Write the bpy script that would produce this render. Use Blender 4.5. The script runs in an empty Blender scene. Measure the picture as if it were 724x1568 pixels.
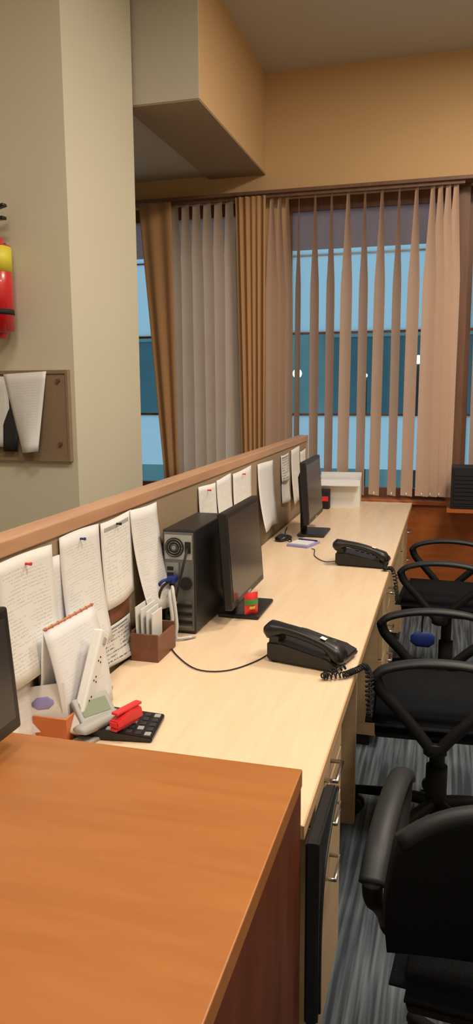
import bpy, bmesh, math, random
from mathutils import Vector, Matrix
random.seed(7)
C=bpy.context; D=bpy.data
sc=C.scene
sc.view_settings.view_transform='Standard'

# ---------------- materials ----------------
def lin(c):
    return tuple(((x/255)/12.92 if x/255<=0.04045 else ((x/255+0.055)/1.055)**2.4) for x in c)+(1,)
def newmat(name):
    m=D.materials.new(name); m.use_nodes=True
    return m, m.node_tree.nodes, m.node_tree.links, m.node_tree.nodes['Principled BSDF']
def plain(name,c,rough=0.6,metal=0,var=0.06,scale=30,bump=0.0,emit=0,spec=0.5,coat=0):
    m,n,l,b=newmat(name)
    tc=n.new('ShaderNodeTexCoord'); no=n.new('ShaderNodeTexNoise'); no.inputs['Scale'].default_value=scale
    no.inputs['Detail'].default_value=4
    l.new(tc.outputs['Object'],no.inputs['Vector'])
    mx=n.new('ShaderNodeMix'); mx.data_type='RGBA'
    cc=lin(c)
    mx.inputs[6].default_value=tuple(max(0,x*(1-var)) for x in cc[:3])+(1,)
    mx.inputs[7].default_value=tuple(min(1,x*(1+var)) for x in cc[:3])+(1,)
    l.new(no.outputs['Fac'],mx.inputs[0]); l.new(mx.outputs[2],b.inputs['Base Color'])
    b.inputs['Roughness'].default_value=rough; b.inputs['Metallic'].default_value=metal
    b.inputs['Specular IOR Level'].default_value=spec
    b.inputs['Coat Weight'].default_value=coat
    if bump:
        bp=n.new('ShaderNodeBump'); bp.inputs['Strength'].default_value=bump; bp.inputs['Distance'].default_value=0.01
        l.new(no.outputs['Fac'],bp.inputs['Height']); l.new(bp.outputs[0],b.inputs['Normal'])
    if emit:
        b.inputs['Emission Color'].default_value=cc; b.inputs['Emission Strength'].default_value=emit
    return m
def wood(name,c1,c2,rough=0.35,stretch=(1,12,12),scale=3,spec=0.4):
    m,n,l,b=newmat(name)
    tc=n.new('ShaderNodeTexCoord'); mp=n.new('ShaderNodeMapping'); mp.inputs['Scale'].default_value=stretch
    no=n.new('ShaderNodeTexNoise'); no.inputs['Scale'].default_value=scale; no.inputs['Detail'].default_value=6; no.inputs['Distortion'].default_value=.6
    l.new(tc.outputs['Object'],mp.inputs[0]); l.new(mp.outputs[0],no.inputs['Vector'])
    cr=n.new('ShaderNodeValToRGB'); cr.color_ramp.elements[0].position=.3; cr.color_ramp.elements[1].position=.7
    cr.color_ramp.elements[0].color=lin(c1); cr.color_ramp.elements[1].color=lin(c2)
    l.new(no.outputs['Fac'],cr.inputs[0]); l.new(cr.outputs[0],b.inputs['Base Color'])
    b.inputs['Roughness'].default_value=rough; b.inputs['Specular IOR Level'].default_value=spec
    return m
def paper_mat(name,dens=26,c=(224,224,223),ink=(120,120,126),header=False,table=False,k=.32):
    m,n,l,b=newmat(name)
    tc=n.new('ShaderNodeTexCoord'); sep=n.new('ShaderNodeSeparateXYZ'); l.new(tc.outputs['UV'],sep.inputs[0])
    def math_(op,a,bv=None,c_=None):
        k=n.new('ShaderNodeMath'); k.operation=op
        for i,x in enumerate((a,bv,c_)):
            if x is None: continue
            if isinstance(x,(int,float)): k.inputs[i].default_value=x
            else: l.new(x,k.inputs[i])
        return k.outputs[0]
    U,V=sep.outputs[0],sep.outputs[1]
    row=math_('FRACT',math_('MULTIPLY',V,dens))
    line=math_('LESS_THAN',row,.36)
    mp=n.new('ShaderNodeMapping'); mp.inputs['Scale'].default_value=(46,dens,1); l.new(tc.outputs['UV'],mp.inputs[0])
    no=n.new('ShaderNodeTexNoise'); no.inputs['Scale'].default_value=1.0; no.inputs['Detail'].default_value=1; l.new(mp.outputs[0],no.inputs['Vector'])
    word=math_('GREATER_THAN',no.outputs['Fac'],.47)
    mp2=n.new('ShaderNodeMapping'); mp2.inputs['Scale'].default_value=(1.6,7,1); l.new(tc.outputs['UV'],mp2.inputs[0])
    no2=n.new('ShaderNodeTexNoise'); no2.inputs['Scale'].default_value=1.0; l.new(mp2.outputs[0],no2.inputs['Vector'])
    para=math_('GREATER_THAN',no2.outputs['Fac'],.44)
    mu=math_('MULTIPLY',math_('GREATER_THAN',U,.1),math_('LESS_THAN',U,.9))
    mv=math_('MULTIPLY',math_('GREATER_THAN',V,.08),math_('LESS_THAN',V,.9))
    t=math_('MULTIPLY',math_('MULTIPLY',line,word),math_('MULTIPLY',para,math_('MULTIPLY',mu,mv)))
    t=math_('MULTIPLY',t,k)
    if table:
        gu=math_('LESS_THAN',math_('FRACT',math_('MULTIPLY',U,5)),.04)
        t=math_('MAXIMUM',t,math_('MULTIPLY',math_('MULTIPLY',gu,math_('MULTIPLY',mu,mv)),.3))
    if header:
        hd=math_('MULTIPLY',math_('MULTIPLY',math_('GREATER_THAN',V,.88),math_('LESS_THAN',V,.93)),mu)
        t=math_('MAXIMUM',t,math_('MULTIPLY',hd,.7))
    mx=n.new('ShaderNodeMix'); mx.data_type='RGBA'; mx.inputs[6].default_value=lin(c); mx.inputs[7].default_value=lin(ink)
    l.new(t,mx.inputs[0]); l.new(mx.outputs[2],b.inputs['Base Color']); b.inputs['Roughness'].default_value=.8
    b.inputs['Specular IOR Level'].default_value=.2
    return m
def translucent(name,c,ct,mix=.5,var=.1,scale=8,stretch=(1,1,1)):
    m,n,l,b=newmat(name); out=n['Material Output']
    tc=n.new('ShaderNodeTexCoord'); mp=n.new('ShaderNodeMapping'); mp.inputs['Scale'].default_value=stretch
    no=n.new('ShaderNodeTexNoise'); no.inputs['Scale'].default_value=scale
    l.new(tc.outputs['Object'],mp.inputs[0]); l.new(mp.outputs[0],no.inputs['Vector'])
    mx=n.new('ShaderNodeMix'); mx.data_type='RGBA'; cc=lin(c)
    mx.inputs[6].default_value=tuple(x*(1-var) for x in cc[:3])+(1,); mx.inputs[7].default_value=tuple(min(1,x*(1+var)) for x in cc[:3])+(1,)
    l.new(no.outputs['Fac'],mx.inputs[0]); l.new(mx.outputs[2],b.inputs['Base Color']); b.inputs['Roughness'].default_value=.85
    b.inputs['Specular IOR Level'].default_value=.15
    tr=n.new('ShaderNodeBsdfTranslucent'); tr.inputs[0].default_value=lin(ct)
    ms=n.new('ShaderNodeMixShader'); ms.inputs[0].default_value=mix
    l.new(b.outputs[0],ms.inputs[1]); l.new(tr.outputs[0],ms.inputs[2]); l.new(ms.outputs[0],out.inputs[0])
    return m

M={}
M['desk']=wood('desk_laminate',(228,200,167),(235,209,178),.26,(14,1.2,14),3)
M['deskedge']=wood('desk_edge',(198,162,122),(208,174,134),.4,(14,1.2,14),3)
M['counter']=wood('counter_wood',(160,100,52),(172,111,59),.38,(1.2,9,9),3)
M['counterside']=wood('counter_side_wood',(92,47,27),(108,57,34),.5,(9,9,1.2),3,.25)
M['rail']=wood('rail_wood',(174,134,106),(190,150,120),.4,(14,1,14),3)
M['panelwood']=wood('sill_wood',(164,90,44),(182,104,54),.35,(1.5,9,9),3)
M['darkwood']=wood('frame_wood',(100,70,54),(120,84,64),.45,(10,10,1),3)
M['drawer']=wood('drawer_laminate',(182,154,118),(194,166,130),.45,(1,1,12),3)
M['fabric']=plain('partition_fabric',(150,130,106),.95,var=.12,scale=220,bump=.2)
M['column']=plain('column_paint',(210,204,184),.85,var=.03,scale=3)
M['wallback']=plain('back_wall_paint',(210,173,128),.85,var=.03,scale=3)
M['wall']=plain('wall_paint',(200,186,158),.9,var=.03,scale=3)
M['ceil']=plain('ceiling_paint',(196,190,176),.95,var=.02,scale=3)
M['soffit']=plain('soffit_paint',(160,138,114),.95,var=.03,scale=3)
M['black']=plain('black_plastic',(22,22,24),.38,var=.1,scale=60,spec=.5)
M['chairblack']=plain('chair_black',(18,18,20),.6,var=.1,scale=60,spec=.3)
M['blackmat']=plain('black_matte',(17,17,19),.75,var=.15,scale=120,bump=.1)
M['arm']=plain('arm_plastic',(32,34,38),.5,var=.1,scale=60,spec=.4)
M['key']=plain('key_plastic',(44,44,47),.5)
M['seat']=plain('seat_fabric',(19,21,25),.95,var=.2,scale=260,bump=.3,spec=.2)
M['screen']=plain('screen_glass_sheen',(52,51,52),.25,var=.05,scale=4,spec=.5)  # grey raised to put a reflected sheen into the glass colour
M['steel']=plain('steel',(150,152,150),.35,1,.05)
M['chrome']=plain('chrome',(205,205,205),.2,1,.03)
M['tower']=plain('tower_case',(28,28,30),.4,var=.1)
M['port']=plain('port_metal',(120,122,120),.45,.8,.2,scale=200)
M['white']=plain('white_plastic',(222,222,220),.45,var=.03)
M['grey']=plain('grey_plastic',(160,160,156),.5,var=.05)
M['cable']=plain('cable_white',(205,205,205),.5)
M['blue']=plain('blue_plastic',(28,48,125),.6)
M['violet']=plain('violet_card',(150,145,200),.5)
M['red']=plain('red_paint',(200,22,34),.3,coat=.5,var=.04)
M['redp']=plain('red_plastic',(215,45,50),.35)
M['yellow']=plain('yellow_label',(215,200,60),.5)
M['green']=plain('green_print',(70,130,60),.5)
M['lcd']=plain('lcd_green',(118,130,104),.3)
M['brown']=wood('brown_box',(104,66,48),(124,80,58),.5,(6,6,6))
M['cork']=plain('cork_board',(140,118,96),.95,var=.12,scale=90,bump=.1)
M['orange']=plain('orange_tray',(200,112,60),.5)
M['p1']=paper_mat('paper_text',34); M['p2']=paper_mat('paper_table',26,header=True,table=True)
M['p3']=paper_mat('paper_letter',42,(220,220,221),k=.28); M['p4']=paper_mat('paper_dark',10,(210,210,210),(40,40,44),header=True,table=True,k=.8)
M['p0']=paper_mat('paper_faint',30,(218,218,221),k=.15)
M['slat']=translucent('blind_slat_beige',(214,182,160),(205,172,155),.18,.04,20)
M['slatw']=translucent('blind_slat_white',(218,198,182),(220,205,195),.10,.04,20)
M['curtain']=translucent('curtain_tan',(194,150,108),(190,145,95),.12,.08,10,(10,10,1))
M['frost']=translucent('frosted_film',(120,160,170),(226,229,230),.93,.03,3)
M['frostb']=translucent('smoked_film',(124,98,88),(175,135,130),.5,.35,5,(3,3,.3))
m,n,l,b=newmat('clear_glass'); M['glass']=m
tr=n.new('ShaderNodeBsdfTransparent'); tr.inputs[0].default_value=(.85,.93,.95,1); gl=n.new('ShaderNodeBsdfGlossy'); gl.inputs['Roughness'].default_value=.03
ms=n.new('ShaderNodeMixShader'); ms.inputs[0].default_value=.05
l.new(tr.outputs[0],ms.inputs[1]); l.new(gl.outputs[0],ms.inputs[2]); l.new(ms.outputs[0],n['Material Output'].inputs[0])
m,n,l,b=newmat('carpet_stripe'); M['carpet']=m
tc=n.new('ShaderNodeTexCoord'); mp=n.new('ShaderNodeMapping'); mp.inputs['Scale'].default_value=(70,2.2,1)
no=n.new('ShaderNodeTexNoise'); no.inputs['Scale'].default_value=1; no.inputs['Detail'].default_value=2
l.new(tc.outputs['Object'],mp.inputs[0]); l.new(mp.outputs[0],no.inputs['Vector'])
cr=n.new('ShaderNodeValToRGB'); cr.color_ramp.elements[0].position=.38; cr.color_ramp.elements[1].position=.66
cr.color_ramp.elements[0].color=lin((52,60,70)); cr.color_ramp.elements[1].color=lin((104,116,126))
l.new(no.outputs['Fac'],cr.inputs[0]); l.new(cr.outputs[0],b.inputs['Base Color']); b.inputs['Roughness'].default_value=.95
M['facade']=plain('facade_render',(100,122,118),.8,var=.45,scale=1.1)
M['facadeglass']=plain('facade_glazing',(52,84,88),.3,var=.4,scale=1.5)
M['glint']=plain('reflected_spot',(190,255,235),.5,emit=4)  # glow standing in for light spots reflected on the window glass
M['led']=plain('led_panel',(255,240,220),.5,emit=2.5)

# ---------------- geometry helpers ----------------
def link(o,parent=None,mat=None):
    sc.collection.objects.link(o)
    if parent: o.parent=parent
    if mat is not None and o.type=='MESH':
        ms=mat if isinstance(mat,(list,tuple)) else [mat]
        for x in ms: o.data.materials.append(M[x] if isinstance(x,str) else x)
    return o
def empty(name,loc=(0,0,0),rz=0):
    e=D.objects.new(name,None); e.empty_display_size=.05; e.location=loc; e.rotation_euler=(0,0,rz); sc.collection.objects.link(e); return e
def finish(bm,name,mat,parent=None,smooth=False,loc=None,rot=None):
    me=D.meshes.new(name); bmesh.ops.recalc_face_normals(bm,faces=bm.faces); bm.to_mesh(me); bm.free()
    if smooth:
        for p in me.polygons: p.use_smooth=True
    o=D.objects.new(name,me); link(o,parent,mat)
    if loc: o.location=loc
    if rot: o.rotation_euler=rot
    return o
def box(name,x0,x1,y0,y1,z0,z1,mat,parent=None,bev=0,rot=None,seg=2):
    c=Vector(((x0+x1)/2,(y0+y1)/2,(z0+z1)/2)); s=(abs(x1-x0),abs(y1-y0),abs(z1-z0))
    bm=bmesh.new(); bmesh.ops.create_cube(bm,size=1)
    for v in bm.verts: v.co=Vector((v.co.x*s[0],v.co.y*s[1],v.co.z*s[2]))
    if bev: bmesh.ops.bevel(bm,geom=list(bm.edges),offset=bev,segments=seg,affect='EDGES',profile=.5)
    return finish(bm,name,mat,parent,False,c,rot)
def cyl(name,c,r,h,mat,parent=None,axis='z',r2=None,n=24,bev=0):
    bm=bmesh.new(); bmesh.ops.create_cone(bm,cap_ends=True,segments=n,radius1=r,radius2=r if r2 is None else r2,depth=h)
    if bev: 
        es=[e for e in bm.edges if abs(abs(e.verts[0].co.z)-h/2)<1e-5 and abs(e.verts[0].co.z-e.verts[1].co.z)<1e-5]
        bmesh.ops.bevel(bm,geom=es,offset=bev,segments=3,affect='EDGES')
    rot={'z':(0,0,0),'x':(0,math.pi/2,0),'y':(math.pi/2,0,0)}[axis]
    o=finish(bm,name,mat,parent,True,c,rot)
    for p in o.data.polygons:
        if len(p.vertices)>8: p.use_smooth=False
    return o
def smooth_pts(pts,k=6):
    P=[Vector(p) for p in pts]; out=[]
    for i in range(len(P)-1):
        p0=P[max(i-1,0)];p1=P[i];p2=P[i+1];p3=P[min(i+2,len(P)-1)]
        for j in range(k):
            t=j/k
            out.append(.5*((2*p1)+(-p0+p2)*t+(2*p0-5*p1+4*p2-p3)*t*t+(-p0+3*p1-3*p2+p3)*t**3))
    out.append(P[-1]); return out
def tube(name,pts,r,mat,parent=None,k=6,rb=None,ref=(0,1,0),n=10,taper=None):
    P=smooth_pts(pts,k) if k>1 else [Vector(p) for p in pts]
    bm=bmesh.new(); rings=[]; B=Vector(ref)
    for i,p in enumerate(P):
        T=(P[min(i+1,len(P)-1)]-P[max(i-1,0)]).normalized()
        N=B.cross(T)
        if N.length<1e-4: N=Vector((0,0,1)).cross(T) if abs(T.z)<.9 else Vector((1,0,0)).cross(T)
        N.normalize(); B=T.cross(N).normalized()
        f=1 if taper is None else taper(i/(len(P)-1))
        rings.append([bm.verts.new(p+N*(math.cos(a)*r*f)+B*(math.sin(a)*(rb or r)*f)) for a in [2*math.pi*j/n for j in range(n)]])
    for i in range(len(rings)-1):
        for j in range(n):
            bm.faces.new((rings[i][j],rings[i][(j+1)%n],rings[i+1][(j+1)%n],rings[i+1][j]))
    bm.faces.new(rings[0][::-1]); bm.faces.new(rings[-1])
    return finish(bm,name,mat,parent,True)
def loft(name,secs,mat,parent=None,n=20,e=3.5,smooth=True):
    bm=bmesh.new(); rings=[]
    for (x,cy,cz,hy,hz) in secs:
        r=[]
        for j in range(n):
            a=2*math.pi*j/n; ca,sa=math.cos(a),math.sin(a)
            r.append(bm.verts.new((x,cy+hy*math.copysign(abs(ca)**(2/e),ca),cz+hz*math.copysign(abs(sa)**(2/e),sa))))
        rings.append(r)
    for i in range(len(rings)-1):
        for j in range(n): bm.faces.new((rings[i][j],rings[i][(j+1)%n],rings[i+1][(j+1)%n],rings[i+1][j]))
    bm.faces.new(rings[0][::-1]); bm.faces.new(rings[-1])
    return finish(bm,name,mat,parent,smooth)
def prism(name,poly,y0,y1,mat,parent=None,bev=0):
    bm=bmesh.new(); a=[bm.verts.new((x,y0,z)) for x,z in poly]; b_=[bm.verts.new((x,y1,z)) for x,z in poly]
    bm.faces.new(a); bm.faces.new(b_[::-1]); k=len(poly)
    for i in range(k): bm.faces.new((a[i],a[(i+1)%k],b_[(i+1)%k],b_[i]))
    if bev: bmesh.ops.bevel(bm,geom=list(bm.edges),offset=bev,segments=2,affect='EDGES')
    return finish(bm,name,mat,parent)
def sheet(name,fn,nu,nv,mat,parent=None,smooth=True,solid=0):
    me=D.meshes.new(name); vs=[];fs=[];uv=[]
    for j in range(nv+1):
        for i in range(nu+1):
            vs.append(fn(i/nu,j/nv)); uv.append((i/nu,j/nv))
    for j in range(nv):
        for i in range(nu):
            a=j*(nu+1)+i; fs.append((a,a+1,a+nu+2,a+nu+1))
    me.from_pydata(vs,[],fs); ul=me.uv_layers.new()
    for lp in me.loops: ul.data[lp.index].uv=uv[lp.vertex_index]
    for p in me.polygons: p.use_smooth=smooth
    o=D.objects.new(name,me); link(o,parent,mat)
    if solid:
        s=o.modifiers.new('thick','SOLIDIFY'); s.thickness=solid
    return o
def adopt(o,g):
    C.view_layer.update(); o.parent=g; o.matrix_parent_inverse=g.matrix_world.inverted(); return o

# ---------------- room shell ----------------
XL,XR,YB,YF,H=-2.7,2.6,-1.8,5.05,3.45
box('floor',XL-.1,XR+.1,YB-.1,YF+.15,-.1,0,'carpet')
box('ceiling',XL-.1,XR+.1,YB-.1,YF+.15,H,H+.1,'ceil')
box('wall_left',XL-.1,XL,YB-.1,YF+.15,0,H,'wall')
box('wall_right',XR,XR+.1,YB-.1,YF+.15,0,H,'wall')
box('wall_behind',XL,XR,YB-.1,YB,0,H,'wall')
box('wall_back_upper',XL,XR,YF,YF+.15,2.70,H,'wallback')
wins=[(-2.45,-1.28),(-1.07,-.03),(.07,1.15),(1.3,2.4)]
box('wall_back_lower',XL,XR,YF,YF+.15,0,.735,'panelwood')
box('trim_sill',XL,XR,YF-.03,YF+.15,.735,.765,'panelwood',bev=.004)
prev=XL
for i,(a,b_) in enumerate(wins+[(XR,XR)]):
    box('wall_back_pier_%d'%(i+1),prev,a,YF,YF+.15,.765,2.70,'wallback' if i!=2 else 'darkwood'); prev=b_
for i,(a,b_) in enumerate(wins):
    g=empty('window_%d'%(i+1),((a+b_)/2,YF+.09,0)); w=(b_-a)/2
    def fb(nm,x0,x1,z0,z1,mat,y=.02): box(nm,x0,x1,-y,y,z0,z1,mat,g)
    def pane(nm,x0,x1,z0,z1,mat): sheet(nm,lambda u,v:(x0+(x1-x0)*u,0,z0+(z1-z0)*v),1,1,mat,g,False)
    fb('frame_left',-w,-w+.03,.765,2.7,'darkwood'); fb('frame_right',w-.04,w,.765,2.7,'darkwood')
    fb('frame_top',-w+.03,w-.04,2.62,2.7,'darkwood'); fb('frame_bottom',-w+.03,w-.04,.765,.83,'darkwood')
    fb('transom_upper',-w+.03,w-.04,1.84,1.855,'darkwood',.01); fb('transom_lower',-w+.03,w-.04,1.305,1.32,'darkwood',.01)
    pane('frosted_top',-w+.03,w-.04,1.855,2.38,'frost')
    pane('smoked_top',-w+.03,w-.04,2.38,2.62,'frostb')
    fb('transom_top',-w+.03,w-.04,2.34,2.35,'grey',.006)
    pane('glass_middle',-w+.03,w-.04,1.32,1.84,'glass')
    pane('frosted_lower',-w+.03,w-.04,.95,1.305,'frost')
    pane('glass_bottom',-w+.03,w-.04,.83,.95,'glass')
box('soffit_beam',-1.58,-1.20,3.70,YF,2.85,H,'wallback')
box('soffit_beam_front',-1.58,-1.20,3.69,3.70,2.85,H,'ceil')
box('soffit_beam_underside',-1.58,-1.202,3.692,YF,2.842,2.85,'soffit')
box('soffit_ceiling_left',XL,-1.58,3.69,YF,2.862,H,'ceil')
box('wall_column',XL,-1.53,2.96,3.67,0,H,'column')
box('trim_curtain_track',XL,XR,YF-.12,YF,2.70,2.72,'darkwood')

# exterior
g=empty('neighbouring_building',(0,13,0)); box('facade_wall',-14,10,0,.5,-3,5.0,'facade',g)
for i in range(10):
    x0=-13+i*2.2
    box('window_glazing_%d'%i,x0,x0+1.5,-.03,0,1.0,2.3,'facadeglass',g); box('lintel_%d'%i,x0-.05,x0+1.55,-.08,0,2.3,2.38,'facade',g)
g=empty('reflection_globes',(-1.756,9,0))  # globes and posts added outside to imitate reflections in the panes
for i,(x,z,r) in enumerate(((0,1.65,.055),(1.386,1.79,.05),(-2.9,1.72,.04),(.8,1.62,.022))):
    bm=bmesh.new(); bmesh.ops.create_uvsphere(bm,u_segments=16,v_segments=8,radius=r); finish(bm,'globe_%d'%i,'glint',g,True,(x,0,z))
    cyl('post_%d'%i,(x,0,(z-3.05)/2),.02,z+2.95,'blackmat',g)

# ---------------- blinds & curtains ----------------
def blind(name,xs,angs,mat,y=4.97,zt=2.68,zb=.80,w=.092,tp=.30,k0=.35,rail='darkwood'):
    g=empty(name,(xs[0],y,0))
    box('headrail',-.05,xs[-1]-xs[0]+.05,-.02,.02,zt,zt+.02,rail,g)
    for i,(x,a) in enumerate(zip(xs,angs)):
        sw=random.uniform(-.012,.012)
        def f(u,v,x=x,a=a,sw=sw):
            t=1-v
            k=min(1,t/tp); ww=w*(k0+(1-k0)*k)
            aa=math.radians(a)+ (1-k)*.3
            s=(u-.5)*ww
            return (x-xs[0]+math.cos(aa)*s+sw*t, -math.sin(aa)*s+.006*math.cos((u-.5)*3), zb+(zt-zb)*v)
        sheet('slat_%d'%i,f,4,14,mat,g)
        cyl('weight_%d'%i,(x-xs[0]+sw,0,zb+.012),.004,.02,'white',g,n=6)
xs=[-1.14+.05*i for i in range(3)]+[-.965+.103*i for i in range(8)]+[-.15+.045*i for i in range(4)]
an=[14,20,28]+[56,42,46,30,46,38,50,34]+[26,20,14,12]
blind('vertical_blind',xs,an,'slat')
blind('vertical_blind',[-1.80+.075*i for i in range(7)],[12]*7,'slatw',y=4.98,tp=.22,k0=.75)
blind('vertical_blind',[.14+.1*i for i in range(11)],[55]*11,'slat')
def curtain(name,xt0,xt1,xb0,xb1,y,zt,zb,folds,amp):
    def f(u,v):
        x=(xb0+(xb1-xb0)*u)*(1-v)+(xt0+(xt1-xt0)*u)*v
        return (x,y+amp*math.sin(u*folds*2*math.pi)*(.6+.4*(1-v))+.3*amp*math.sin(u*folds*4.7+v*2),zb+(zt-zb)*v)
    return sheet(name,f,folds*12,10,'curtain',solid=.003)
curtain('window_curtain',-2.03,-1.80,-1.88,-1.78,4.92,2.69,.80,2,.010)
curtain('window_curtain',-1.37,-1.17,-1.33,-1.18,4.93,2.69,.80,5,.012)
curtain('window_curtain',1.2,1.4,1.2,1.4,4.93,2.69,.80,6,.02)

# ---------------- desk ----------------
g=empty('office_desk',(0,0,0))
DX0,DX1,DY0,DY1=-.845,-.22,1.20,5.015
box('worktop',DX0,DX1,DY0,DY1,.722,.75,'desk',g,bev=.002)
box('edge_band',DX1-.001,DX1+.003,DY0,DY1,.723,.748,'deskedge',g)
box('modesty_panel',DX0,DX0+.02,DY0,DY1,0,.722,'deskedge',g)
def pedestal(nm,y0,y1,fronts,X=-.25,yh=None):
    box(nm+'_carcass',-.80,X,y0,y1,.05,.722,'drawer',g)
    box(nm+'_plinth',-.78,X-.03,y0+.01,y1-.01,0,.05,'blackmat',g)
    for i,(z0,z1,zc) in enumerate(fronts):
        box(nm+'_front_%d'%i,X,X+.016,y0+.004,y1-.004,z0,z1,'drawer',g,bev=.002)
        yc=yh or (y0+y1)/2
        tube(nm+'_handle_%d'%i,[(X+.014,yc-.045,zc),(X+.042,yc-.045,zc),(X+.042,yc+.045,zc),(X+.014,yc+.045,zc)],.005,'chrome',g,k=1)
pedestal('pedestal_a',1.42,1.81,[(.055,.49,.42),(.495,.605,.555),(.61,.715,.655)],yh=1.58)
pedestal('pedestal_b',3.05,3.45,[(.055,.38,.33),(.385,.54,.46),(.545,.715,.63)])
pedestal('pedestal_c',4.45,4.85,[(.055,.38,.33),(.385,.54,.46),(.545,.715,.63)])
box('support_panel',-.80,-.27,2.45,2.48,0,.722,'drawer',g)
box('keyboard_tray',-.75,-.29,2.0,2.42,.63,.65,'blackmat',g)

g=empty('reception_counter',(0,0,0))
box('counter_top',-.845,-.22,-.3,1.195,.825,.857,'counter',g,bev=.002)
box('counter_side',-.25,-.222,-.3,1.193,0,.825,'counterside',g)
box('counter_back',-.84,-.25,1.165,1.193,.70,.825,'counter',g)

g=empty('partition_screen',(0,0,0))
box('fabric_panel',-.895,-.856,-.3,4.69,.04,1.165,'fabric',g)
box('top_rail',-.91,-.850,-.3,4.70,1.165,1.20,'rail',g,bev=.004)
box('end_post',-.91,-.850,4.69,4.73,0,1.20,'rail',g,bev=.003)
for i in range(5): box('foot_%d'%i,-.96,-.856,.1+i*1.1,.15+i*1.1,0,.04,'steel',g)

# black curved slab for an unclear dark shape beside the counter
g=empty('black_curved_slab',(-.215,1.198,0))
poly=[(0,.36),(.012,.35),(.022,.37),(.022,.48),(.03,.56),(.055,.62),(.10,.655),(.16,.68),(.215,.695),(.225,.708),(.20,.718),(0,.718)]
bm=bmesh.new(); A=[bm.verts.new((.0,y,z)) for y,z in poly]; B=[bm.verts.new((.024,y+.003,z)) for y,z in poly]
bm.faces.new(A); bm.faces.new(B[::-1])
for i in range(len(poly)): bm.faces.new((A[i],A[(i+1)%len(poly)],B[(i+1)%len(poly)],B[i]))
bmesh.ops.bevel(bm,geom=[e for e in bm.edges if abs(e.verts[0].co.x-e.verts[1].co.x)<.001],offset=.004,segments=3,affect='EDGES')
finish(bm,'body','black',g)
tube('slab_edge',[(.025,y+.0,z) for y,z in poly[2:10]],.003,'arm',g,ref=(1,0,0),k=3)

# ---------------- papers on partition ----------------
def paper(y0,y1,zt,zb,mat,x=-.855,curl=.015,pin=None,slant=0,name='notice_paper'):
    ph=random.uniform(0,6)
    def f(u,v):
        t=1-v
        return (x+.004+curl*t*t*(.5+.8*abs(math.sin(u*2.2+ph)))+.002*math.sin(u*7+ph)*t, y0+(y1-y0)*u+slant*t, zb+(zt-zb)*v+.004*math.sin(u*3+ph))
    o=sheet(name,f,8,10,mat,solid=.0006)
    if pin:
        cyl('pin',(x+.010,(y0+y1)/2,zt-.02),.0028,.012,pin,o,axis='x',n=10)
        cyl('pin_tip',(x+.016,(y0+y1)/2,zt-.02),.0038,.004,pin,o,axis='x',n=10)
    return o
paper(1.28,1.505,1.155,.89,'p1',curl=.02,pin='redp')
paper(1.54,1.745,1.16,.86,'p3',curl=.03,pin='blue')
paper(1.50,1.60,1.12,.80,'p0',x=-.856,curl=.01)
paper(1.755,1.95,1.16,.93,'p2',curl=.012,pin='blackmat')
paper(1.94,2.14,1.16,.85,'p3',x=-.853,curl=.05,slant=.02)
paper(1.27,1.40,.88,.765,'p1',curl=.02)
paper(1.42,1.53,.91,.765,'p3',curl=.02)
paper(1.72,1.92,.875,.77,'p4',x=-.854,curl=.015)
paper(2.55,2.76,1.145,.95,'p1',curl=.01,pin='redp')
paper(2.77,2.97,1.15,.93,'p3',curl=.02)
paper(3.00,3.30,1.15,.90,'p3',curl=.015,pin='redp')
paper(3.42,3.74,1.14,.82,'p0',curl=.03)
paper(3.93,4.13,1.14,1.0,'p4',curl=.01)
paper(3.95,4.15,1.0,.88,'p1',curl=.01)
paper(4.2,4.45,1.15,.84,'p3',curl=.02)
paper(4.47,4.65,1.12,.9,'p1',curl=.02)
box('brown_fabric_patch',-.855,-.851,1.79,1.92,.875,.93,'brown')  # brown panel added where darker bare partition fabric shows

# ---------------- computers ----------------
def monitor(y0,y1,z0,z1,x,base_z=.75,bx=(-.07,.07),bw=.11):
    yc=(y0+y1)/2; g=empty('computer_monitor',(x,yc,base_z)); w=(y1-y0)/2; a=z0-base_z; b_=z1-base_z
    s=empty('screen_unit'); s.parent=g; s.location=(0,0,(a+b_)/2); s.rotation_euler=(0,math.radians(-4),0); h=(b_-a)/2
    box('bezel',-.028,0,-w,w,-h,h,'black',s,bev=.005)
    box('display',-.001,.0015,-w+.018,w-.018,-h+.024,h-.018,'screen',s)
    prism('rear_shell',[(-.028,-h*.8),(-.028,h*.8),(-.05,h*.5),(-.05,-h*.6)],-w*.75,w*.75,'blackmat',s)
    box('brand_strip',0,.0015,-.02,.02,-h+.008,-h+.014,'grey',s)
    loft('neck',[(-.066,0,(a+b_)/4+.02,.035,(a+b_)/4+.015),(-.04,0,(a+b_)/4+.02,.035,(a+b_)/4+.015)],'black',g)
    box('base',bx[0],bx[1],-bw,bw,.001,.014,'black',g,bev=.006)
    return g
monitor(2.22,2.64,.805,1.115,-.645)
monitor(3.62,4.05,.83,1.14,-.655)
monitor(.74,1.15,.895,1.12,-.735,base_z=.857,bx=(-.08,.01),bw=.06)

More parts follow.
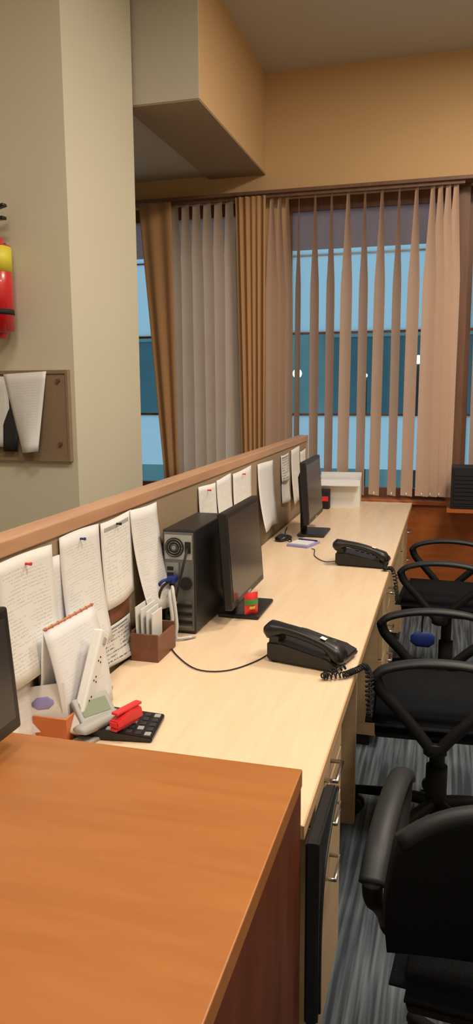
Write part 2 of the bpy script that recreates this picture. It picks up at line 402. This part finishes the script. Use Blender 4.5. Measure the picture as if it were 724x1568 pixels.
g=empty('computer_tower',(-.777,2.13,.75))
box('case',-.052,.052,.003,.33,.004,.325,'tower',g,bev=.004)
box('rear_plate',-.047,.047,0,.004,.012,.318,'port',g)
box('psu',-.043,.043,-.003,.001,.235,.31,'grey',g)
cyl('psu_fan',(-.012,-.005,.272),.03,.004,'blackmat',g,axis='y')
for i in range(3):
    tube('fan_guard_%d'%i,[(-.012+math.cos(a)*(.01+.008*i),-.008,.272+math.sin(a)*(.01+.008*i)) for a in [k*math.pi/8 for k in range(17)]],.0009,'steel',g,k=1,n=5)
cyl('psu_fan_hub',(-.012,-.008,.272),.007,.004,'steel',g,axis='y')
box('power_socket',.022,.04,-.006,0,.255,.29,'blackmat',g)
for i in range(7): box('slot_%d'%i,-.04,.04,-.003,.001,.02+i*.013,.028+i*.013,'blackmat' if i%2 else 'steel',g)
box('io_plate',-.043,0,-.003,.001,.12,.225,'steel',g)
for i in range(5): box('usb_%d'%i,-.036,-.018,-.007,-.002,.128+i*.018,.139+i*.018,'blackmat',g)
box('vga_plug',-.03,-.004,-.03,-.002,.165,.185,'blue',g,bev=.003)
cyl('rear_fan',(.022,-.004,.16),.02,.004,'blackmat',g,axis='y')
for i in range(4): box('foot_%d'%i,-.04 if i%2 else .03,-.03 if i%2 else .04,.03+.25*(i//2),.05+.25*(i//2),0,.006,'blackmat',g)
tube('cable_white_a',[(-.015,-.02,.14),(-.01,-.055,.14),(0,-.065,.06),(-.012,-.06,.006),(-.03,-.03,.005)],.006,'cable',g)
tube('cable_white_b',[(-.02,-.01,.15),(.0,-.055,.15),(.012,-.06,.05),(.01,-.06,.006),(.05,-.04,.006)],.005,'cable',g)
tube('cable_black_a',[(-.017,-.03,.175),(-.035,-.07,.15),(-.05,-.06,.05),(-.04,-.045,.006),(-.055,.0,.006)],.004,'blackmat',g)
tube('cable_black_b',[(.03,-.006,.27),(.03,-.05,.22),(-.0,-.05,.1),(-.02,-.05,.006)],.004,'blackmat',g)
tube('cable_blue',[(-.017,-.03,.176),(-.03,-.06,.18),(-.05,-.055,.15),(-.055,-.05,.06),(-.05,-.05,.006)],.005,'blue',g)
tube('cable_grey',[(-.03,-.006,.145),(-.05,-.04,.14),(-.055,-.05,.06),(-.03,-.07,.006),(.02,-.07,.006),(.06,-.03,.005)],.003,'grey',g)

# ---------------- telephones ----------------
def phone(x,y,rz=0):
    g=empty('desk_telephone',(x,y,.75),rz)
    prism('body',[(-.105,.004),(.10,.004),(.105,.022),(.07,.034),(-.06,.060),(-.105,.056)],-.075,.085,'black',g,bev=.005)
    for i in range(4): cyl('foot_%d'%i,((-1)**i*.085,(-.06 if i<2 else .06),.002),.01,.004,'blackmat',g,n=12)
    secs=[]
    for i in range(21):
        t=i/20; xx=-.118+.232*t
        zc=.094-.046*t + .012*math.sin(math.pi*t)
        end=min(1,max(0,1-min(t,1-t)/.24)*1.6)
        hz=.013+.011*end; hy=.022+.008*end
        zc-=.009*end
        if i in(0,20): hz*=.5;hy*=.75
        secs.append((xx,-.045,zc,hy,hz))
    loft('handset',secs,'black',g,e=2.8)
    box('cradle_rear',-.10,-.07,-.07,-.02,.05,.075,'black',g,bev=.003)
    box('cradle_front',.06,.085,-.07,-.02,.02,.045,'black',g,bev=.003)
    sl=math.atan2(.026,.13); k=0
    for r in range(4):
        for c in range(3):
            xx=-.03+r*.024; yy=.012+c*.024; zz=.060-(xx+.06)*.2+.001
            box('key_%d'%k,xx-.007,xx+.007,yy-.008,yy+.008,zz-.003,zz+.003,'key',g,bev=.0015,rot=(0,sl,0)); k+=1
    o=box('label',.050,.066,-.053,-.037,.0,.0012,'white',g); o.location=(.055,-.05,.0845); o.rotation_euler=(0,math.radians(16),0)
    box('display',-.085,-.055,.01,.065,.060,.0615,'lcd',g)
    return g
p1=phone(-.345,2.01,math.radians(-14))
p2=phone(-.335,3.21,math.radians(-6))
def coil(name,pts,r,turns,wr,mat='blackmat'):
    P=smooth_pts(pts,24); L=len(P); out=[]; N=turns*10; prevB=Vector((0,1,0))
    for i in range(N+1):
        t=i/N*(L-1); k=min(int(t),L-2); p=P[k].lerp(P[k+1],t-k); T=(P[k+1]-P[k]).normalized()
        n_=prevB.cross(T); 
        if n_.length<.05: n_=Vector((1,0,0)).cross(T)
        n_.normalize(); b_=T.cross(n_).normalized(); prevB=b_
        a=2*math.pi*i/10; out.append(p+n_*math.cos(a)*r+b_*math.sin(a)*r)
    return tube(name,out,wr,mat,k=1,n=5)
coil('coiled_phone_cord',[(-.24,1.915,.775),(-.29,1.865,.762),(-.24,1.885,.763),(-.215,1.92,.763),(-.19,1.97,.755),(-.19,2.02,.66),(-.19,2.07,.575),(-.19,2.10,.66),(-.2,2.11,.70)],.007,50,.0022)
coil('coiled_phone_cord',[(-.23,3.12,.78),(-.235,3.09,.762),(-.205,3.11,.755),(-.19,3.16,.66),(-.19,3.22,.60),(-.2,3.25,.70)],.007,34,.0022)
tube('phone_cable',[(-.46,2.05,.755),(-.49,1.95,.753),(-.55,1.86,.753),(-.63,1.85,.753),(-.72,1.94,.753),(-.79,2.05,.753)],.0018,'blackmat')
tube('phone_cable',[(-.445,3.22,.755),(-.5,3.2,.753),(-.56,3.3,.753),(-.58,3.42,.753),(-.60,3.45,.753)],.0018,'blackmat')

# ---------------- small desk items ----------------
g=empty('letter_holder',(-.790,1.945,.75))
for nm,a in (('front',(-.040,.040,-.07,-.063,0,.078)),('back',(-.040,.040,.063,.07,0,.078)),('left',(-.040,-.033,-.063,.063,0,.085)),('right',(.033,.040,-.063,.063,0,.068)),('bottom',(-.033,.033,-.063,.063,0,.008))):
    box(nm,*a,'brown',g)
for i in range(4): box('letter_%d'%i,-.028+i*.012,-.025+i*.012,-.058+.008*i,.058-.006*i,.008,.15-.008*i,'white',g,rot=(0,.015*i-.03,0))

g=empty('desk_calendar',(-.81,1.50,.75),math.radians(-3))
sheet('page',lambda u,v:(.045-.045*v+.008*math.sin(v*3),-.11+.215*u,.005+.235*v),6,8,'p0',g,solid=.003)
sheet('back_board',lambda u,v:(-.02+.02*v,-.11+.215*u,.005+.235*v),2,2,'white',g,solid=.003)
for i in range(9): cyl('ring_%d'%i,(0,-.10+.0245*i,.241),.0042,.0018,'grey',g,axis='y',n=12)
tube('binding',[(0,-.108,.241),(0,.103,.241)],.0028,'orange',g,k=2)

g=empty('power_strip',(-.752,1.40,.758))
s=empty('body_unit'); s.parent=g; s.rotation_euler=(math.radians(-35.7),0,0)
box('body',-.012,.012,-.022,.022,0,.235,'white',s,bev=.005)
for i in range(4):
    for j,(dy,dz) in enumerate(((-.006,0),(.006,0),(0,.01))): cyl('hole_%d_%d'%(i,j),(.012,dy,.03+i*.045+dz),.0022,.002,'blackmat',s,axis='x',n=8)
box('switch',.010,.015,-.006,.006,.205,.22,'grey',s)
g=empty('stapler',(-.715,1.425,.75),math.radians(-20))
box('base',-.02,.02,-.06,.06,0,.008,'grey',g,bev=.002)
loft('arm',[(-.018,0,.03,.055,.006),(0,0,.034,.062,.013),(.018,0,.03,.055,.006)],'grey',g)
box('hinge',-.014,.014,.04,.06,.006,.03,'steel',g)

g=empty('calculator',(-.680,1.470,.75),math.radians(8))
prism('body',[(-.075,.002),(.085,.002),(.085,.012),(-.04,.024),(-.075,.026)],-.062,.062,'black',g,bev=.002)
t_=empty('display_unit'); t_.parent=g; t_.location=(-.055,-.02,.055); t_.rotation_euler=(0,math.radians(45),math.radians(-40))
box('display_housing',-.030,.030,-.045,.045,-.007,.007,'grey',t_,bev=.004)
box('lcd',-.017,.017,-.034,.034,.0065,.008,'lcd',t_)
box('hinge_block',-.072,-.05,-.03,.03,.02,.045,'blackmat',g)
k=0
for r in range(5):
    for c in range(5):
        xx=-.012+r*.021; yy=-.046+c*.023; zz=.020-(xx+.04)*.096
        box('key_%d'%k,xx-.007,xx+.007,yy-.008,yy+.008,zz,zz+.006,'key' if (r+c)%4 else 'grey',g,bev=.0015); k+=1
g=empty('red_stapler',(-.655,1.440,.786),math.radians(72))
prism('body',[(-.04,-.004),(.045,-.004),(.045,.004),(.04,.022),(.0,.024),(-.04,.012)],-.013,.013,'redp',g,bev=.003)
box('arm',-.035,.045,-.009,.009,.024,.03,'redp',g,bev=.002)
box('magazine',-.04,.035,-.008,.008,-.010,-.004,'redp',g)

g=empty('orange_tray',(-.80,1.40,.75))
box('bottom',-.04,.04,-.03,.03,0,.005,'orange',g); box('front',-.04,.04,-.03,-.025,.005,.055,'orange',g); box('back',-.04,.04,.025,.03,.005,.055,'orange',g)
box('side_left',-.04,-.035,-.025,.025,.005,.055,'orange',g); box('side_right',.035,.04,-.025,.025,.005,.055,'orange',g)
s=empty('card_unit'); s.parent=g; s.location=(-.012,-.018,.062); s.rotation_euler=(math.radians(-12),math.radians(-8),math.radians(14))
box('card',-.05,.045,-.001,.001,-.04,.058,'white',s)
loft('card_logo',[(-.030,-.0015,.02,.0008,.004),(-.018,-.0015,.02,.0008,.013),(.006,-.0015,.02,.0008,.013),(.018,-.0015,.02,.0008,.004)],'violet',s,e=2)
g=empty('card_holder',(-.818,1.645,.75))
box('stand',-.012,.012,-.02,.02,0,.14,'white',g,bev=.003); box('base',-.02,.025,-.03,.03,0,.01,'grey',g,bev=.002)

g=empty('snack_packet',(-.605,2.34,.765),math.radians(-50))
def pk(u,v): 
    return (.013*math.sin(math.pi*u)*math.sin(math.pi*min(1,max(0,v))),-.024+.048*u,.072*v)
sheet('front_foil',pk,8,8,'redp',g)
sheet('rear_foil',lambda u,v:(-pk(u,v)[0],pk(u,v)[1],pk(u,v)[2]),8,8,'redp',g)
sheet('green_label',lambda u,v:(pk(u,.45+.25*v)[0]+.002,pk(u,0)[1],.072*(.45+.25*v)),8,4,'green',g)
sheet('yellow_label',lambda u,v:(pk(u,.25+.14*v)[0]+.002,(pk(u,0)[1])*.7,.072*(.25+.14*v)),8,4,'yellow',g)

g=empty('computer_mouse',(-.77,3.62,.75),math.radians(70))
loft('shell',[(-.05,0,.008,.014,.006),(-.04,0,.013,.026,.012),(0,0,.017,.031,.017),(.035,0,.012,.028,.012),(.05,0,.008,.018,.007)],'black',g,e=2.3)
cyl('wheel',(.03,0,.022),.008,.006,'grey',g,axis='y',n=12)
adopt(tube('mouse_cable',[(-.75,3.58,.76),(-.72,3.57,.754),(-.745,3.66,.754),(-.8,3.8,.754),(-.82,3.95,.756)],.0022,'blackmat'),g)
g=empty('notepad',(-.66,3.54,.75),math.radians(-15))
box('pages',-.05,.06,-.07,.07,0,.012,'violet',g,bev=.002); box('cover',-.04,.05,-.06,.03,.012,.016,'white',g)
box('pen',-.045,.055,.045,.053,.012,.019,'blue',g,bev=.002)

g=empty('paper_carton',(-.66,4.83,.75),math.radians(4))
box('bottom',-.13,.13,-.10,.10,0,.006,'white',g)
box('front',-.13,.13,-.10,-.095,.006,.16,'white',g); box('back',-.13,.13,.095,.10,.006,.2,'white',g)
box('side_left',-.13,-.125,-.095,.095,.006,.18,'white',g); box('side_right',.125,.13,-.095,.095,.006,.18,'white',g)
box('inner_papers',-.12,.12,-.09,.09,.006,.165,'p3',g)
box('flap',-.13,.13,-.17,-.10,.155,.159,'white',g,rot=(math.radians(25),0,0))
box('red_stripe',-.12,-.06,-.103,-.10,.04,.09,'redp',g)
g=empty('pen_box',(-.735,4.66,.75)); box('body',-.035,.035,-.03,.03,0,.12,'blackmat',g,bev=.004); box('label',-.02,.03,-.032,-.03,.05,.08,'redp',g)

g=empty('black_speaker',(.12,4.80,.0))
box('cabinet',-.10,.14,-.08,.08,.765,1.02,'blackmat',g,bev=.006)
box('grille',-.085,.125,-.084,-.08,.785,1.0,'blackmat',g)
for i in range(8): box('louvre_%d'%i,-.08,.12,-.088,-.084,.80+i*.024,.806+i*.024,'arm',g)
box('shelf_bracket',-.12,.16,-.10,.215,.745,.765,'panelwood',g)

# ---------------- chairs ----------------
def chair(x,y,rz=0,pouch=False,bt=1.0,flat=False):
    g=empty('office_chair',(x,y,0),rz)
    bm=bmesh.new(); bmesh.ops.create_cube(bm,size=1)
    for v in bm.verts: v.co=Vector((v.co.x*.46,v.co.y*.46,v.co.z*.065))
    bmesh.ops.bevel(bm,geom=list(bm.edges),offset=.03,segments=4,affect='EDGES')
    finish(bm,'seat','seat',g,True,(0,0,.475))
    box('seat_pan',-.2,.2,-.2,.2,.425,.445,'blackmat',g,bev=.008)
    def bk(u,v):
        c=abs(2*u-1); yy=(u-.5)*(.46-.05*v*v)
        return (.25+.07*v-.05*math.cos((u-.5)*2.4)+.02*math.sin(v*3),yy,.56+(bt-.56)*v-((.01 if flat else .06)*c**3)*v)
    sheet('backrest',bk,14,12,'seat',g,solid=.03)
    tube('back_rim',[(bk(u/14,1)[0]-.012,bk(u/14,1)[1],bk(u/14,1)[2]) for u in range(15)],.015,'arm',g,k=2,ref=(1,0,0))
    tube('back_strut',[(.05,0,.43),(.22,0,.42),(.29,0,.5),(.30,0,.75)],.012,'chairblack',g,rb=.03)
    for s in(-1,1):
        yy=s*.265
        tube('arm_top_%d'%s,[(-.205,yy,.645),(-.17,yy,.675),(-.08,yy,.697),(.03,yy,.70),(.13,yy,.685),(.19,yy,.65)],.013,'arm',g,rb=.024)
        tube('arm_front_%d'%s,[(-.20,yy,.652),(-.185,yy,.61),(-.13,yy,.55),(-.07,yy,.48),(-.03,yy,.43)],.018,'chairblack',g,rb=.018)
        tube('arm_rear_%d'%s,[(.187,yy,.655),(.17,yy,.61),(.10,yy,.55),(.03,yy,.48),(-.01,yy,.43)],.018,'chairblack',g,rb=.018)
        tube('arm_foot_%d'%s,[(-.02,yy,.45),(-.02,yy,.425),(-.02,yy*.85,.415),(-.02,yy*.4,.42)],.016,'chairblack',g,rb=.035,ref=(1,0,0))
    cyl('gas_lift',(0,0,.27),.025,.32,'chairblack',g); cyl('gas_sleeve',(0,0,.17),.035,.16,'blackmat',g)
    for i in range(5):
        a=2*math.pi*i/5+.3; c,s=math.cos(a),math.sin(a)
        tube('leg_%d'%i,[(0,0,.12),(c*.12,s*.12,.115),(c*.29,s*.29,.085)],.022,'chairblack',g,taper=lambda t:1-.35*t)
        cyl('caster_stem_%d'%i,(c*.285,s*.285,.07),.01,.05,'chairblack',g,n=10)
        for k in(-1,1): cyl('caster_%d_%d'%(i,k),(c*.285-s*.014*k,s*.285+c*.014*k,.027),.027,.018,'blackmat',g,axis='y',n=16)
    if pouch:
        loft('blue_pouch',[(-.095,.285,.59,.006,.012),(-.075,.285,.59,.010,.028),(-.03,.285,.59,.010,.030),(-.01,.285,.59,.006,.014)],'blue',g,e=2)
        tube('pouch_strap',[(-.055,.285,.61),(-.055,.285,.65),(-.05,.285,.70)],.003,'blackmat',g)
    return g
chair(-.0,2.46,math.radians(3),True)
chair(.02,3.77,math.radians(-3))
chair(.18,1.38,math.radians(-95),bt=.865)
chair(-1.47,2.43,0,bt=1.085,flat=True)

# ---------------- column fixtures ----------------
g=empty('fire_extinguisher',(-1.835,2.955,0))
cyl('cylinder',(0,-.085,1.905),.078,.40,'red',g,bev=.03,n=32)
cyl('label',(0,-.085,2.02),.0788,.10,'yellow',g,n=32)
cyl('black_band',(0,-.085,1.81),.079,.022,'blackmat',g,n=32)
cyl('neck',(0,-.085,2.125),.022,.05,'steel',g)
box('valve',-.03,.03,-.11,-.06,2.145,2.18,'blackmat',g,bev=.004)
box('lever',-.02,.075,-.10,-.07,2.215,2.228,'black',g,bev=.003,rot=(0,math.radians(-12),0))
box('grip',-.02,.07,-.10,-.07,2.175,2.188,'black',g,bev=.003)
tube('hose',[(-.02,-.085,2.16),(-.07,-.11,2.17),(-.095,-.12,2.08),(-.09,-.15,1.9),(-.09,-.14,1.78)],.008,'blackmat',g)
box('bracket',-.015,.015,-.008,.003,1.75,2.1,'steel',g)

g=empty('pin_board',(-1.83,2.96,0))
box('board',-.29,.27,-.02,-.001,1.20,1.565,'cork',g)
for nm,a in(('frame_top',(-.30,.28,-.026,0,1.56,1.575)),('frame_bottom',(-.30,.28,-.026,0,1.19,1.205)),('frame_right',(.27,.28,-.026,0,1.205,1.56)),('frame_left',(-.30,-.29,-.026,0,1.205,1.56))): box(nm,*a,'cork',g)
for i,(sx,sz) in enumerate(((.235,1.265),(.235,1.53),(.1,1.53))): cyl('screw_%d'%i,(sx,-.026,sz),.008,.012,'brown',g,axis='y',n=12)
def bp(u,v):
    t=1-v; w0=-.02+.08*t; w1=.185-.035*t
    return (w0+(w1-w0)*u,-.03-.05*t*math.sin(u*2.6)-.01*t,1.225+.335*v+.01*u)
sheet('hanging_sheet',bp,10,10,'p0',g,solid=.0006)
sheet('hanging_sheet_rear',lambda u,v:(-.2+.2*u,-.028-.02*(1-v)*math.sin(u*3),1.25+.3*v),8,8,'p3',g,solid=.0006)
sheet('dark_sheet',lambda u,v:(-.03+.07*u,-.026-.02*(1-v),1.23+.22*v),4,4,'arm',g,solid=.0006)

# ---------------- lights ----------------
def area(name,loc,size,power,col=(1,.86,.68),rot=(0,0,0)):
    ld=D.lights.new(name,'AREA'); ld.shape='RECTANGLE'; ld.size=size[0]; ld.size_y=size[1]; ld.energy=power; ld.color=col
    o=D.objects.new(name,ld); o.location=loc; o.rotation_euler=rot; sc.collection.objects.link(o)
def panel(x,y,p,col=(1,.88,.72)):
    g=empty('ceiling_light',(x,y,H)); box('diffuser',-.28,.28,-.28,.28,-.012,-.002,'led',g)
    for nm,a in (('rim_a',(-.3,.3,-.3,-.28,-.02,0)),('rim_b',(-.3,.3,.28,.3,-.02,0)),('rim_c',(-.3,-.28,-.28,.28,-.02,0)),('rim_d',(.28,.3,-.28,.28,-.02,0))): box(nm,*a,'white',g)
    area('ceiling_lamp',(x,y,H-.03),(.54,.54),p,col)
panel(.6,3.3,56); panel(.6,1.0,46); panel(-.9,1.2,18); panel(1.9,2.2,27); panel(-.6,-.6,20)

w=D.worlds.new('World'); sc.world=w; w.use_nodes=True
bg=w.node_tree.nodes['Background']; bg.inputs[0].default_value=(.33,.58,.76,1); bg.inputs[1].default_value=1.6

# ---------------- camera ----------------
cam=D.cameras.new('Camera'); co=D.objects.new('Camera',cam); sc.collection.objects.link(co); sc.camera=co
cam.sensor_fit='HORIZONTAL'; cam.sensor_width=36; cam.lens=36*1168/724
f=Vector((-.2652,.9505,-.16197)).normalized(); r=Vector((.9635,.2677,-.00666)); r=(r-f*r.dot(f)).normalized(); u=r.cross(f)
mt=Matrix(((r.x,u.x,-f.x,0),(r.y,u.y,-f.y,0),(r.z,u.z,-f.z,1.5),(0,0,0,1))); co.matrix_world=mt
cam.clip_start=.02
